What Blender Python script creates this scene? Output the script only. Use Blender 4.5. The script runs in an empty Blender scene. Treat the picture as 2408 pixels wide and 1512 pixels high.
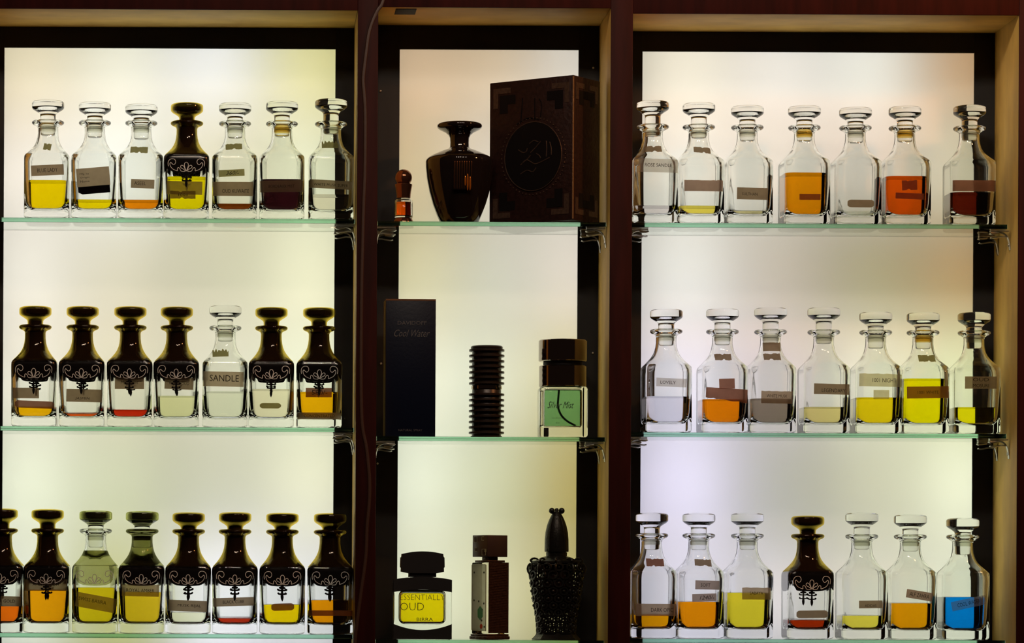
import bpy, bmesh, math, random
from mathutils import Vector, Matrix
random.seed(7)
scene = bpy.context.scene
COL = scene.collection

# ------------------------------------------------------------------ camera
D = 5.0                    # distance of the camera from the cabinet face (y = 0)
S0 = 0.00065               # metres per photo pixel on the cabinet face
F = D / S0                 # focal length in photo pixels
VX, VY = 573.0, 1380.0     # vanishing point (foot of the optical axis) in photo pixels
ROLL = 0.005
CZ = 1.50                  # eye height
cam = bpy.data.cameras.new('camera')
cam.sensor_width = 36.0
cam.lens = F / 2408.0 * 36.0
cam.shift_x = (1204.0 - VX) / 2408.0
cam.shift_y = (VY - 756.0) / 2408.0
cam.clip_start, cam.clip_end = 0.05, 60
camo = bpy.data.objects.new('camera', cam)
COL.objects.link(camo)
cr, sr = math.cos(ROLL), math.sin(ROLL)
camo.matrix_world = Matrix(((cr, -sr, 0, 0), (0, 0, -1, -D), (sr, cr, 0, CZ), (0, 0, 0, 1)))
scene.camera = camo

def P(px, py, y=0.0):
    """the point of the place at depth y that the photograph shows at (px, py)"""
    a, b = (px - VX) / F, -(py - VY) / F
    return Vector(((a * cr - b * sr) * (D + y), y, CZ + (a * sr + b * cr) * (D + y)))

def U(y):
    return S0 * (D + y) / D

# ------------------------------------------------------------------ world, exposure
world = bpy.data.worlds.new('dim_room')
scene.world = world
world.use_nodes = True
world.node_tree.nodes['Background'].inputs['Color'].default_value = (0.02, 0.012, 0.009, 1)
world.node_tree.nodes['Background'].inputs['Strength'].default_value = 0.6
vs = scene.view_settings
vs.view_transform = 'Standard'
vs.look = 'None'
vs.exposure = 0.0
vs.gamma = 1.0
vs.use_curve_mapping = False
cy = scene.cycles
cy.max_bounces, cy.transmission_bounces, cy.transparent_max_bounces = 12, 12, 10
cy.diffuse_bounces, cy.glossy_bounces = 2, 3
cy.caustics_reflective = False
cy.adaptive_threshold = 0.1

# ------------------------------------------------------------------ lights
def lin(c):
    c = c / 255.0
    return c / 12.92 if c <= 0.04045 else ((c + 0.055) / 1.055) ** 2.4

def rgb(r, g, b):
    return (lin(r), lin(g), lin(b))

def tube(px, py, w, h, col, L, y=0.255):
    """fluorescent light inside the light box behind an acrylic panel, facing the panel"""
    d = bpy.data.lights.new('light_box_lamp', 'AREA')
    d.shape = 'RECTANGLE'
    d.size, d.size_y = w * U(y), h * U(y)
    d.color = col
    d.energy = L * math.pi * d.size * d.size_y
    o = bpy.data.objects.new('light_box_lamp', d)
    COL.objects.link(o)
    o.location = P(px, py, y)
    o.rotation_euler = (-math.pi / 2, 0, 0)
    return o

# fluorescent units behind the three acrylic panels: photo column, row, width, height, radiance r g b
UNITS = [
    (58,155,181,229,2.64,2.32,1.57), (58,415,181,212,2.83,2.63,2.40), (58,660,181,204,2.57,2.49,2.25), (58,900,181,204,2.76,2.65,2.31),
    (58,1145,181,212,2.67,2.84,2.21), (58,1435,181,280,2.65,2.81,2.51), (284,155,181,229,2.51,2.50,2.05), (284,415,181,212,2.63,2.75,2.69),
    (284,660,181,204,1.43,1.31,0.93), (284,900,181,204,1.80,1.68,1.16), (284,1145,181,212,1.28,1.38,0.88), (284,1435,181,280,1.07,1.11,0.02),
    (510,155,181,229,2.59,2.65,2.86), (510,415,181,212,1.62,1.45,0.91), (510,660,181,204,1.01,0.99,0.69), (510,900,181,204,1.78,1.68,1.39),
    (510,1145,181,212,1.02,1.03,0.74), (510,1435,181,280,2.91,2.93,3.35), (736,155,181,229,2.24,2.09,0.83), (736,415,181,212,2.27,2.39,1.77),
    (736,660,181,204,2.45,2.41,1.68), (736,900,181,204,2.48,2.64,1.99), (736,1145,181,212,2.36,2.35,1.66), (736,1435,181,280,2.09,2.13,2.26),
    (969,155,150,229,1.99,1.43,0.92), (969,415,150,212,1.37,1.09,0.52), (969,660,150,204,1.88,1.76,0.99), (969,900,150,204,2.49,2.65,2.16),
    (969,1145,150,212,2.61,2.77,2.29), (969,1435,150,280,2.38,2.58,1.99), (1157,155,150,229,1.73,1.31,0.82), (1157,415,150,212,1.75,1.61,1.46),
    (1157,660,150,204,1.15,1.25,1.13), (1157,900,150,204,1.66,1.79,1.51), (1157,1145,150,212,1.29,1.40,0.89), (1157,1435,150,280,1.71,1.67,1.08),
    (1345,155,150,229,2.29,2.19,2.02), (1345,415,150,212,2.23,2.18,1.92), (1345,660,150,204,2.31,2.05,1.89), (1345,900,150,204,1.81,1.60,0.65),
    (1345,1145,150,212,1.01,0.71,0.02), (1345,1435,150,280,1.16,1.00,0.26), (1583,155,177,229,2.95,2.75,2.24), (1583,415,177,212,2.43,2.39,2.21),
    (1583,660,177,204,2.33,2.37,2.23), (1583,900,177,204,2.27,2.24,2.78), (1583,1145,177,212,2.48,2.37,3.16), (1583,1435,177,280,2.12,2.10,2.60),
    (1805,155,177,229,2.44,2.34,2.23), (1805,415,177,212,1.38,1.38,1.24), (1805,660,177,204,0.89,0.74,0.56), (1805,900,177,204,1.32,1.15,1.31),
    (1805,1145,177,212,0.55,0.59,0.40), (1805,1435,177,280,1.63,1.59,1.68), (2027,155,177,229,2.62,2.71,2.53), (2027,415,177,212,1.33,1.25,1.18),
    (2027,660,177,204,0.40,0.38,0.05), (2027,900,177,204,2.18,2.25,1.81), (2027,1145,177,212,1.14,1.14,0.77), (2027,1435,177,280,1.73,1.70,1.40),
    (2249,155,177,229,1.55,0.84,0.31), (2249,415,177,212,1.58,1.59,1.12), (2249,660,177,204,0.98,0.41,0.02), (2249,900,177,204,2.49,2.70,1.50),
    (2249,1145,177,212,2.88,3.00,2.24), (2249,1435,177,280,2.25,2.41,1.91),
]
for q in UNITS:
    m_ = max(q[4:])
    tube(*q[:4], [c / m_ for c in q[4:]], m_)

def lamp(px, py, y, watts, col, r):
    d = bpy.data.lights.new('ceiling_bulb', 'POINT')
    d.energy, d.color, d.shadow_soft_size = watts, col, r
    o = bpy.data.objects.new('ceiling_bulb', d)
    COL.objects.link(o)
    o.location = P(px, py, 0)
    o.location.y = y
    return o

lamp(2950, -600, -0.70, 26, (1, .40, .14), .04)      # warm shop lamp above right
for px, py, y in ((500, -1150, -1.5), (800, -1000, -1.5), (1120, -1150, -1.5), (1500, -1000, -1.5), (1950, -1120, -1.5)):
    lamp(px, py, y, 9.0, (1, .80, .62), .05)

# ------------------------------------------------------------------ materials
MATS = {}
def new_mat(name):
    m = bpy.data.materials.new(name)
    m.use_nodes = True
    m.node_tree.nodes.clear()
    return m, m.node_tree.nodes, m.node_tree.links

def out(nodes, links, sock):
    o = nodes.new('ShaderNodeOutputMaterial')
    links.new(sock, o.inputs['Surface'])

def principled(name, col, rough=.5, metal=0., bump=0., scale=40., vary=0., stretch=None, spec=.5, coat=0.):
    if name in MATS: return MATS[name]
    m, n, l = new_mat(name)
    b = n.new('ShaderNodeBsdfPrincipled')
    b.inputs['Base Color'].default_value = (*col, 1)
    b.inputs['Roughness'].default_value = rough
    b.inputs['Metallic'].default_value = metal
    b.inputs['Specular IOR Level'].default_value = spec
    b.inputs['Coat Weight'].default_value = coat
    if bump or vary:
        tc = n.new('ShaderNodeTexCoord')
        mp = n.new('ShaderNodeMapping')
        mp.inputs['Scale'].default_value = stretch or (1, 1, 1)
        nz = n.new('ShaderNodeTexNoise')
        nz.inputs['Scale'].default_value = scale
        nz.inputs['Detail'].default_value = 6
        l.new(tc.outputs['Object'], mp.inputs['Vector'])
        l.new(mp.outputs['Vector'], nz.inputs['Vector'])
        if vary:
            rp = n.new('ShaderNodeValToRGB')
            rp.color_ramp.elements[0].position = .3
            rp.color_ramp.elements[1].position = .7
            rp.color_ramp.elements[0].color = (*[c * (1 - vary) for c in col], 1)
            rp.color_ramp.elements[1].color = (*[min(1, c * (1 + vary)) for c in col], 1)
            l.new(nz.outputs['Fac'], rp.inputs['Fac'])
            l.new(rp.outputs['Color'], b.inputs['Base Color'])
        if bump:
            bp = n.new('ShaderNodeBump')
            bp.inputs['Strength'].default_value = bump
            bp.inputs['Distance'].default_value = .002
            l.new(nz.outputs['Fac'], bp.inputs['Height'])
            l.new(bp.outputs['Normal'], b.inputs['Normal'])
    out(n, l, b.outputs['BSDF'])
    MATS[name] = m
    return m

def glass(name, col=(1, 1, 1), ior=1.48, rough=0.):
    if name in MATS: return MATS[name]
    m, n, l = new_mat(name)
    g = n.new('ShaderNodeBsdfGlass')
    g.inputs['Color'].default_value = (*col, 1)
    g.inputs['IOR'].default_value = ior
    g.inputs['Roughness'].default_value = rough
    out(n, l, g.outputs['BSDF'])
    MATS[name] = m
    return m

def liquid(c):
    name = 'oil_%d_%d_%d' % c
    panel = rgb(234, 231, 212)
    q = [lin(v) / p for v, p in zip(c, panel)]
    k = min(1.14, .985 / max(q))
    if q[0] > q[1] > q[2]: q[1] *= .94
    col = [max(0.0, v * k) ** .5 for v in q]
    if name in MATS: return MATS[name]
    m, n, l = new_mat(name)
    r = n.new('ShaderNodeBsdfRefraction')
    r.inputs['Color'].default_value = (*col, 1)
    r.inputs['IOR'].default_value = 1.37
    r.inputs['Roughness'].default_value = 0
    g = n.new('ShaderNodeBsdfGlossy')
    g.inputs['Roughness'].default_value = 0
    fr = n.new('ShaderNodeFresnel')
    fr.inputs['IOR'].default_value = 1.37
    mx = n.new('ShaderNodeMixShader')
    l.new(fr.outputs['Fac'], mx.inputs['Fac'])
    l.new(r.outputs['BSDF'], mx.inputs[1])
    l.new(g.outputs['BSDF'], mx.inputs[2])
    out(n, l, mx.outputs['Shader'])
    MATS[name] = m
    return m

def paper(name, col, trans=.8, see=0.):
    """thin paper or film: light soaks through, and a little of what lies behind shows (see)"""
    if name in MATS: return MATS[name]
    m, n, l = new_mat(name)
    t = n.new('ShaderNodeBsdfTranslucent')
    d = n.new('ShaderNodeBsdfDiffuse')
    mx = n.new('ShaderNodeMixShader')
    tc = n.new('ShaderNodeTexCoord')
    nz = n.new('ShaderNodeTexNoise')
    nz.inputs['Scale'].default_value = 120
    nz.inputs['Detail'].default_value = 5
    rp = n.new('ShaderNodeValToRGB')
    rp.color_ramp.elements[0].color = (*[c * .86 for c in col], 1)
    rp.color_ramp.elements[1].color = (*[min(1, c * 1.12) for c in col], 1)
    l.new(tc.outputs['Object'], nz.inputs['Vector'])
    l.new(nz.outputs['Fac'], rp.inputs['Fac'])
    l.new(rp.outputs['Color'], t.inputs['Color'])
    l.new(rp.outputs['Color'], d.inputs['Color'])
    mx.inputs['Fac'].default_value = trans
    l.new(d.outputs['BSDF'], mx.inputs[1])
    l.new(t.outputs['BSDF'], mx.inputs[2])
    top = mx.outputs['Shader']
    if see:
        tr = n.new('ShaderNodeBsdfTransparent')
        l.new(rp.outputs['Color'], tr.inputs['Color'])
        m2 = n.new('ShaderNodeMixShader')
        m2.inputs['Fac'].default_value = see
        l.new(top, m2.inputs[1])
        l.new(tr.outputs['BSDF'], m2.inputs[2])
        top = m2.outputs['Shader']
    out(n, l, top)
    MATS[name] = m
    return m

def lustre(name, core, amber, lo=.35, hi=.8, rough=.05):
    """metallic lustre fired on glass: opaque seen square on, lets amber light through at grazing rims"""
    if name in MATS: return MATS[name]
    m, n, l = new_mat(name)
    b = n.new('ShaderNodeBsdfPrincipled')
    b.inputs['Base Color'].default_value = (*core, 1)
    b.inputs['Roughness'].default_value = rough
    b.inputs['Metallic'].default_value = .35
    t = n.new('ShaderNodeBsdfTransparent')
    t.inputs['Color'].default_value = (*amber, 1)
    lw = n.new('ShaderNodeLayerWeight')
    lw.inputs['Blend'].default_value = .5
    rp = n.new('ShaderNodeValToRGB')
    rp.color_ramp.elements[0].position = lo
    rp.color_ramp.elements[1].position = hi
    rp.color_ramp.elements[0].color = (.03, .03, .03, 1)
    rp.color_ramp.elements[1].color = (.85, .85, .85, 1)
    mx = n.new('ShaderNodeMixShader')
    l.new(lw.outputs['Facing'], rp.inputs['Fac'])
    l.new(rp.outputs['Color'], mx.inputs['Fac'])
    l.new(b.outputs['BSDF'], mx.inputs[1])
    l.new(t.outputs['BSDF'], mx.inputs[2])
    out(n, l, mx.outputs['Shader'])
    MATS[name] = m
    return m

def acrylic():
    if 'acrylic' in MATS: return MATS['acrylic']
    m, n, l = new_mat('acrylic')
    t = n.new('ShaderNodeBsdfTranslucent')
    t.inputs['Color'].default_value = (.93, .93, .92, 1)
    d = n.new('ShaderNodeBsdfDiffuse')
    d.inputs['Color'].default_value = (.8, .8, .78, 1)
    mx = n.new('ShaderNodeMixShader')
    mx.inputs['Fac'].default_value = .75
    l.new(d.outputs['BSDF'], mx.inputs[1])
    l.new(t.outputs['BSDF'], mx.inputs[2])
    out(n, l, mx.outputs['Shader'])
    MATS['acrylic'] = m
    return m

M_GLASS = glass('clear_glass', (.985, .99, .98), 1.48)
M_SHELF = glass('shelf_glass', (.97, .99, .98), 1.5)
M_EDGE = glass('shelf_glass_edge', (.62, .85, .72), 1.5, .1)
M_MAROON = principled('dark_red_stained_wood', (.032, .0036, .0026), .6, bump=.25, scale=60, vary=.35, stretch=(1, 1, .12), spec=.15)
M_WOOD = principled('pale_bare_wood', (.88, .54, .125), .6, bump=.2, scale=18, vary=.22, stretch=(6, 1, .4))
M_WOODX = principled('pale_bare_wood_across', (.88, .54, .125), .6, bump=.2, scale=18, vary=.22, stretch=(.5, 1, 6))
M_BLACK = principled('black_backing', (.004, .004, .005), .7, bump=.1, scale=90)
M_COAT = lustre('gold_lustre', (.022, .010, .004), (.93, .80, .28), .3, .68)
M_WORN = glass('worn_lustre', (.50, .50, .27), 1.45, .15)
M_OLIVE = lustre('olive_lustre', (.030, .032, .008), (.86, .88, .50), .15, .6)
M_BAND = principled('black_enamel', (.006, .005, .005), .18, coat=.3)
M_SILVER = principled('silver_scroll', (.93, .92, .88), .6, 0.)
M_INK = principled('ink', (.03, .024, .018), .85, spec=.1)
M_STEEL = principled('zinc_clip', (.55, .53, .48), .3, .9, bump=.1, scale=200)
M_SEAL = glass('plastic_seal', (.95, .95, .90), 1.35, .22)
M_SEALY = glass('amber_seal', (.95, .82, .45), 1.35, .22)
M_CHROME = principled('smoked_chrome', (.35, .29, .24), .08, 1.0)
M_DARKMETAL = principled('dark_cast_metal', (.02, .017, .014), .35, .6, bump=.3, scale=300)

TONES = {'d': (.56, .42, .27), 'm': (.76, .60, .42), 'p': (.96, .88, .80), 'g': (.55, .49, .22), 'k': (.012, .008, .01),
         'b': (.58, .29, .19), 'r': (.66, .47, .36), 'q': (.95, .84, .54), 's': (.72, .59, .49)}
PAPER = {k: paper('label_paper_' + k, v, .93, {'k': 0, 'p': .55, 'q': .5, 'm': .3}.get(k, .22)) for k, v in TONES.items()}

# ------------------------------------------------------------------ mesh helpers
def mesh(name, verts, faces, mat, smooth=True, angle=40):
    me = bpy.data.meshes.new(name)
    me.from_pydata([tuple(v) for v in verts], [], faces)
    me.materials.append(mat)
    if smooth:
        me.polygons.foreach_set('use_smooth', [True] * len(me.polygons))
        me.set_sharp_from_angle(angle=math.radians(angle))
    me.update()
    return me

def obj(name, me, parent=None, loc=(0, 0, 0), rz=0.):
    o = bpy.data.objects.new(name, me)
    COL.objects.link(o)
    o.parent = parent
    o.location = loc
    o.rotation_euler = (0, 0, rz)
    return o

def thing(name, label, cat, loc, group=None, rz=0.):
    o = bpy.data.objects.new(name, None)
    COL.objects.link(o)
    o.empty_display_size = .01
    o.location = loc
    o.rotation_euler = (0, 0, rz)
    o['label'] = label
    o['category'] = cat
    if group: o['group'] = group
    return o

class MB:
    """collects verts and faces of one mesh"""
    def __init__(s): s.v, s.f = [], []
    def add(s, v, f):
        k = len(s.v)
        s.v += [tuple(p) for p in v]
        s.f += [tuple(i + k for i in q) for q in f]
        return s
    def box(s, a, b):
        (x0, y0, z0), (x1, y1, z1) = a, b
        v = [(x0, y0, z0), (x1, y0, z0), (x1, y1, z0), (x0, y1, z0), (x0, y0, z1), (x1, y0, z1), (x1, y1, z1), (x0, y1, z1)]
        return s.add(v, [(0, 3, 2, 1), (4, 5, 6, 7), (0, 1, 5, 4), (1, 2, 6, 5), (2, 3, 7, 6), (3, 0, 4, 7)])
    def lathe(s, prof, n=40, cx=0., cyy=0., k=1.):
        v, f = [], []
        for h, r in prof:
            r = max(r, 1e-4)
            for i in range(n):
                a = 2 * math.pi * i / n
                v.append((cx + r * math.cos(a) * k, cyy + r * math.sin(a) * k, h * k))
        m = len(prof)
        for j in range(m - 1):
            for i in range(n):
                i2 = (i + 1) % n
                f.append((j * n + i, j * n + i2, (j + 1) * n + i2, (j + 1) * n + i))
        f.append(tuple(range(n - 1, -1, -1)))
        f.append(tuple((m - 1) * n + i for i in range(n)))
        return s.add(v, f)
    def tube(s, pts, r, n=6, closed=False, flat=1.):
        pts = [Vector(p) for p in pts]
        m = len(pts)
        v, f = [], []
        ref = Vector((0, 1, 0))
        for i, p in enumerate(pts):
            if closed: t = pts[(i + 1) % m] - pts[i - 1]
            else: t = pts[min(i + 1, m - 1)] - pts[max(i - 1, 0)]
            t.normalize()
            a = t.cross(ref)
            if a.length < 1e-5: a = t.cross(Vector((1, 0, 0)))
            a.normalize()
            b = t.cross(a)
            for k in range(n):
                q = 2 * math.pi * k / n
                v.append(p + a * r * math.cos(q) + b * r * flat * math.sin(q))
        for i in range(m if closed else m - 1):
            j = (i + 1) % m
            for k in range(n):
                k2 = (k + 1) % n
                f.append((i * n + k, j * n + k, j * n + k2, i * n + k2))
        if not closed:
            f.append(tuple(range(n)))
            f.append(tuple((m - 1) * n + k for k in range(n - 1, -1, -1)))
        return s.add(v, f)
    def prism(s, pts, y0, y1):
        """outline in x,z extruded along y"""
        n = len(pts)
        v = [(x, y0, z) for x, z in pts] + [(x, y1, z) for x, z in pts]
        f = [tuple(range(n)), tuple(range(2 * n - 1, n - 1, -1))]
        f += [(i, i + n, (i + 1) % n + n, (i + 1) % n) for i in range(n)]
        return s.add(v, f)
    def torus(s, c, R, r, ax=None, n=14, m=6, sx=1., sz=1.):
        """ring in the plane spanned by two axes"""
        e1, e2 = ax or (Vector((1, 0, 0)), Vector((0, 0, 1)))
        e3 = e1.cross(e2)
        c = Vector(c)
        v, f = [], []
        for i in range(n):
            a = 2 * math.pi * i / n
            d = e1 * math.cos(a) * sx + e2 * math.sin(a) * sz
            for k in range(m):
                b = 2 * math.pi * k / m
                v.append(c + d * R + (d.normalized() * math.cos(b) + e3 * math.sin(b)) * r)
        for i in range(n):
            for k in range(m):
                i2, k2 = (i + 1) % n, (k + 1) % m
                f.append((i * m + k, i2 * m + k, i2 * m + k2, i * m + k2))
        return s.add(v, f)
    def ball(s, c, r, n=12, m=8, sx=1, sy=1, sz=1):
        v, f = [], []
        for j in range(m + 1):
            t = math.pi * j / m
            for i in range(n):
                a = 2 * math.pi * i / n
                v.append((c[0] + r * sx * math.sin(t) * math.cos(a), c[1] + r * sy * math.sin(t) * math.sin(a), c[2] - r * sz * math.cos(t)))
        for j in range(m):
            for i in range(n):
                i2 = (i + 1) % n
                f.append((j * n + i, j * n + i2, (j + 1) * n + i2, (j + 1) * n + i))
        return s.add(v, f)
    def scaled(s, k):
        s.v = [(x * k, y * k, z * k) for x, y, z in s.v]
        return s
    def mesh(s, name, mat, smooth=True, angle=40):
        me = mesh(name, s.v, s.f, mat, smooth, angle)
        bm = bmesh.new()
        bm.from_mesh(me)
        bmesh.ops.recalc_face_normals(bm, faces=bm.faces)
        bm.to_mesh(me)
        bm.free()
        return me

def rbox(name, mat, a, b, bev, seg=3, angle=40):
    """box with rounded edges"""
    bm = bmesh.new()
    bmesh.ops.create_cube(bm, size=1)
    for v in bm.verts:
        v.co = Vector([a[i] + (v.co[i] + .5) * (b[i] - a[i]) for i in range(3)])
    if bev > 0:
        bmesh.ops.bevel(bm, geom=list(bm.edges), offset=bev, segments=seg, profile=.5, affect='EDGES')
    me = bpy.data.meshes.new(name)
    bm.to_mesh(me)
    bm.free()
    me.materials.append(mat)
    me.polygons.foreach_set('use_smooth', [True] * len(me.polygons))
    me.set_sharp_from_angle(angle=math.radians(angle))
    return me

def spline(pts, per=5, closed=False):
    pts = [Vector(p) for p in pts]
    n = len(pts)
    res = []
    for i in range(n if closed else n - 1):
        g = (lambda k: pts[k % n]) if closed else (lambda k: pts[max(0, min(n - 1, k))])
        p0, p1, p2, p3 = g(i - 1), g(i), g(i + 1), g(i + 2)
        for k in range(per):
            t = k / per
            res.append(.5 * ((2 * p1) + (p2 - p0) * t + (2 * p0 - 5 * p1 + 4 * p2 - p3) * t * t + (3 * p1 - p0 - 3 * p2 + p3) * t ** 3))
    if not closed: res.append(pts[-1])
    return res

def letters(body, width=None, height=None, shear=0., bold=0.):
    """flat lettering centred on 0,0: list of (x, z), faces"""
    c = bpy.data.curves.new('lettering', 'FONT')
    c.body = body
    c.size = 1
    c.shear = shear
    c.offset = bold
    c.resolution_u = 2
    o = bpy.data.objects.new('lettering', c)
    COL.objects.link(o)
    dg = bpy.context.evaluated_depsgraph_get()
    me = bpy.data.meshes.new_from_object(o.evaluated_get(dg))
    v = [(p.co.x, p.co.y) for p in me.vertices]
    f = [tuple(q.vertices) for q in me.polygons]
    bpy.data.meshes.remove(me)
    bpy.data.objects.remove(o)
    bpy.data.curves.remove(c)
    x0, x1 = min(p[0] for p in v), max(p[0] for p in v)
    z0, z1 = min(p[1] for p in v), max(p[1] for p in v)
    kx = width / (x1 - x0) if width else None
    kz = height / (z1 - z0) if height else None
    kx = kx or kz
    kz = kz or kx
    return [((x - (x0 + x1) / 2) * kx, (z - (z0 + z1) / 2) * kz) for x, z in v], f

# ------------------------------------------------------------------ the setting and the cabinet
DEPTH = 0.16
BOT = 1760
def structure(o):
    o['kind'] = 'structure'
    return o

z_floor = 0.0
structure(obj('floor', MB().box((-3, -6, -.05), (4, .6, 0)).mesh('floor', principled('dark_floor', (.05, .035, .03), .6, bump=.2, vary=.2, scale=8), False)))
structure(obj('wall_back', MB().box((-3, .34, 0), (4, .44, 3.2)).mesh('wall_back', principled('dull_wall', (.20, .16, .13), .8, bump=.2, scale=30, vary=.1), False)))

def wx(px, y=0.): return P(px, 756, y).x
cab = thing('display_cabinet', 'dark red wooden display cabinet with three back-lit shelf bays', 'cabinet', (wx(1160), 0, 0))
CX = cab.location.x
def cpart(name, mat, a, b, bev=0.0008):
    a, b = Vector(a), Vector(b)
    a.x -= CX; b.x -= CX
    return obj(name, rbox(name, mat, a, b, bev, 2), cab)

XL = [(-190, -140), (838, 886), (1433, 1485), (2393, 2475)]       # stiles: photo columns of their faces
OPEN = [(-140, 838, 22), (886, 1433, 18), (1485, 2393, 34)]       # bays: left, right, top
zt = P(1160, -260).z
zb = P(1160, BOT).z
LIN = .0025
for a, b in XL:
    cpart('stile', M_MAROON, (wx(a) + LIN, .002, zb), (wx(b) - LIN, DEPTH, zt))
    cpart('stile_face', M_MAROON, (wx(a), -.001, zb), (wx(b), .002, zt))
for (a, b, t) in OPEN:
    zo = P((a + b) / 2, t).z
    cpart('top_rail', M_MAROON, (wx(a) - LIN, 0.002, zo + LIN), (wx(b) + LIN, DEPTH, zt - .002))
    cpart('rail_face', M_MAROON, (wx(a) + .0001, -.0006, zo), (wx(b) - .0001, .002, zt - .002))
    cpart('soffit_board', M_WOODX, (wx(a) + .0006, .0021, zo), (wx(b) - .0006, DEPTH, zo + LIN), .0003)
    cpart('lining_board', M_WOOD, (wx(a) - LIN, .0021, zb), (wx(a), DEPTH, zo + LIN), .0003)
    cpart('lining_board', M_WOOD, (wx(b), .0021, zb), (wx(b) + LIN, DEPTH, zo + LIN), .0003)
cpart('bottom_rail', M_MAROON, (wx(-190), -.001, zb - .06), (wx(2475), DEPTH, zb))
cpart('base_panel', M_MAROON, (wx(-190), 0.004, 0), (wx(2475), .30, zb - .06))
# black backing boards round the light panels
def bx(px): return wx(px, DEPTH)
PAN = [(7, 786, 113), (937, 1358, 116), (1508, 2289, 122)]
zbk = P(1160, BOT - 60, DEPTH).z
edges = [(-190, PAN[0][0])] + [(PAN[0][1], PAN[1][0]), (PAN[1][1], PAN[2][0]), (PAN[2][1], 2475)]
for a, b in edges:
    cpart('backing_board', M_BLACK, (bx(a), DEPTH, zb - .05), (bx(b), DEPTH + .006, zt), .0004)
for (a, b, t) in PAN:
    z = P((a + b) / 2, t, DEPTH).z
    cpart('backing_board', M_BLACK, (bx(a), DEPTH + .0002, z), (bx(b), DEPTH + .006, zt), .0004)
    cpart('backing_board', M_BLACK, (bx(a), DEPTH + .0002, zb - .05), (bx(b), DEPTH + .006, zbk), .0004)
    cpart('light_panel', acrylic(), (bx(a) - .012, DEPTH + .0066, zbk - .012), (bx(b) + .012, DEPTH + .0096, z + .012), .0004)
M_BOXW = principled('white_box_lining', (.8, .8, .78), .7)
cpart('light_box', M_BOXW, (bx(-190), .29, zb - .05), (bx(2475), .30, zt), .0004)
for px in (-188, 861, 1459, 2472):
    cpart('light_box_divider', M_BOXW, (bx(px) - .002, DEPTH + .0102, zb - .05), (bx(px) + .002, .29, zt), .0004)
cpart('light_box_cap', M_BOXW, (bx(-190), DEPTH + .0065, zt - .004), (bx(2475), .29, zt), .0004)
cpart('light_box_cap', M_BOXW, (bx(-190), DEPTH + .0102, zb - .05), (bx(2475), .29, zb - .046), .0004)
# loose screw heads
for px, py in ((895, 214), (896, 855), (1395, 160), (1394, 830), (888, 1090)):
    p = P(px, py, DEPTH - .0012)
    me = MB().lathe([(0, 2.0), (.6, 2.6), (1.5, 2.2), (2.0, 1.2), (2.1, .1)], 12).scaled(U(DEPTH)).mesh('screw', M_STEEL)
    o = obj('screw', me, cab, (p.x - CX, p.y, p.z))
    o.rotation_euler = (math.pi / 2, 0, 0)
# brown tape stub under the middle soffit
p = P(955, 16, .035)
cpart('tape_stub', M_BLACK, (p.x - .017, .012, P(1160, 18).z - .0009), (p.x + .015, .06, P(1160, 18).z - .0002), .0002)

# ------------------------------------------------------------------ glass shelves
YS0, YS1 = .034, .152
T_SH = 10.5 * U(YS0)
BAYN = ['left', 'middle', 'right']
ROWN = ['top', 'middle', 'lowest']
SHELF_Y = {(0, 0): 513.5, (1, 0): 521.5, (2, 0): 526, (0, 1): 1004, (1, 1): 1027, (2, 1): 1018.5,
           (0, 2): 1490.5, (1, 2): 1505, (2, 2): 1504}
SHELF_Z = {}
for (bay, row), py in SHELF_Y.items():
    a, b, t = OPEN[bay]
    mid = (max(a, 0) + b) / 2
    z = P(mid, py, YS0).z
    SHELF_Z[bay, row] = z
    x0, x1 = wx(a) + .002, wx(b) - (.0085 if bay == 2 else .002)
    cx = (x0 + x1) / 2
    me = rbox('glass_shelf', M_SHELF, (x0 - cx, YS0, -T_SH), (x1 - cx, YS1, 0), .0003, 1, 30)
    me.materials.append(M_EDGE)
    for poly in me.polygons:
        if abs(poly.normal.y) > .8 or abs(poly.normal.x) > .8: poly.material_index = 1
    o = obj('glass_shelf', me, None, (cx, 0, z))
    o['label'] = 'green-edged clear glass shelf, the %s one in the %s bay' % (ROWN[row], BAYN[bay])
    o['category'] = 'shelf'
    o['group'] = 'glass shelves of the cabinet'

# ------------------------------------------------------------------ shelf clips
ku = U(.08)
def bracket_meshes():
    leg = MB()
    path = [(0, -46), (-1.5, -34), (-4, -22), (-9, -12), (-17, -6.5), (-28, -5)]
    pts = spline([(x, 0, z) for x, z in path], 4)
    leg.tube(pts, 1.7, 8, flat=4.0)
    plate = MB().box((-46, -8, -3.2), (-3, 8, -.4))
    grip = []
    for yy in (-6, 0, 6):
        g = MB().tube([(-47, yy, -6), (-44, yy, -7.5), (-36, yy, -7.2), (-26, yy, -5.5)], 2.4, 8)
        grip.append(g.scaled(ku).mesh('grip', M_STEEL))
    lip = MB().tube([(-45, 0, -17), (-40, 0, -18.5), (-30, 0, -17), (-18, 0, -15), (-7, 0, -16)], 2.0, 8, flat=3.2)
    plug = MB().lathe([(-4, 4.5), (-1, 5), (0, 4.2)], 12)
    plug.v = [(z, y, x - 34) for x, y, z in plug.v]
    return [('leg', leg.scaled(ku).mesh('leg', M_STEEL)), ('plate', plate.scaled(ku).mesh('plate', M_STEEL, False))] + \
           [('grip', g) for g in grip] + [('lip', lip.scaled(ku).mesh('lip', M_STEEL)), ('wall_plug', plug.scaled(ku).mesh('wall_plug', M_STEEL))]
BR = bracket_meshes()
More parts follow.
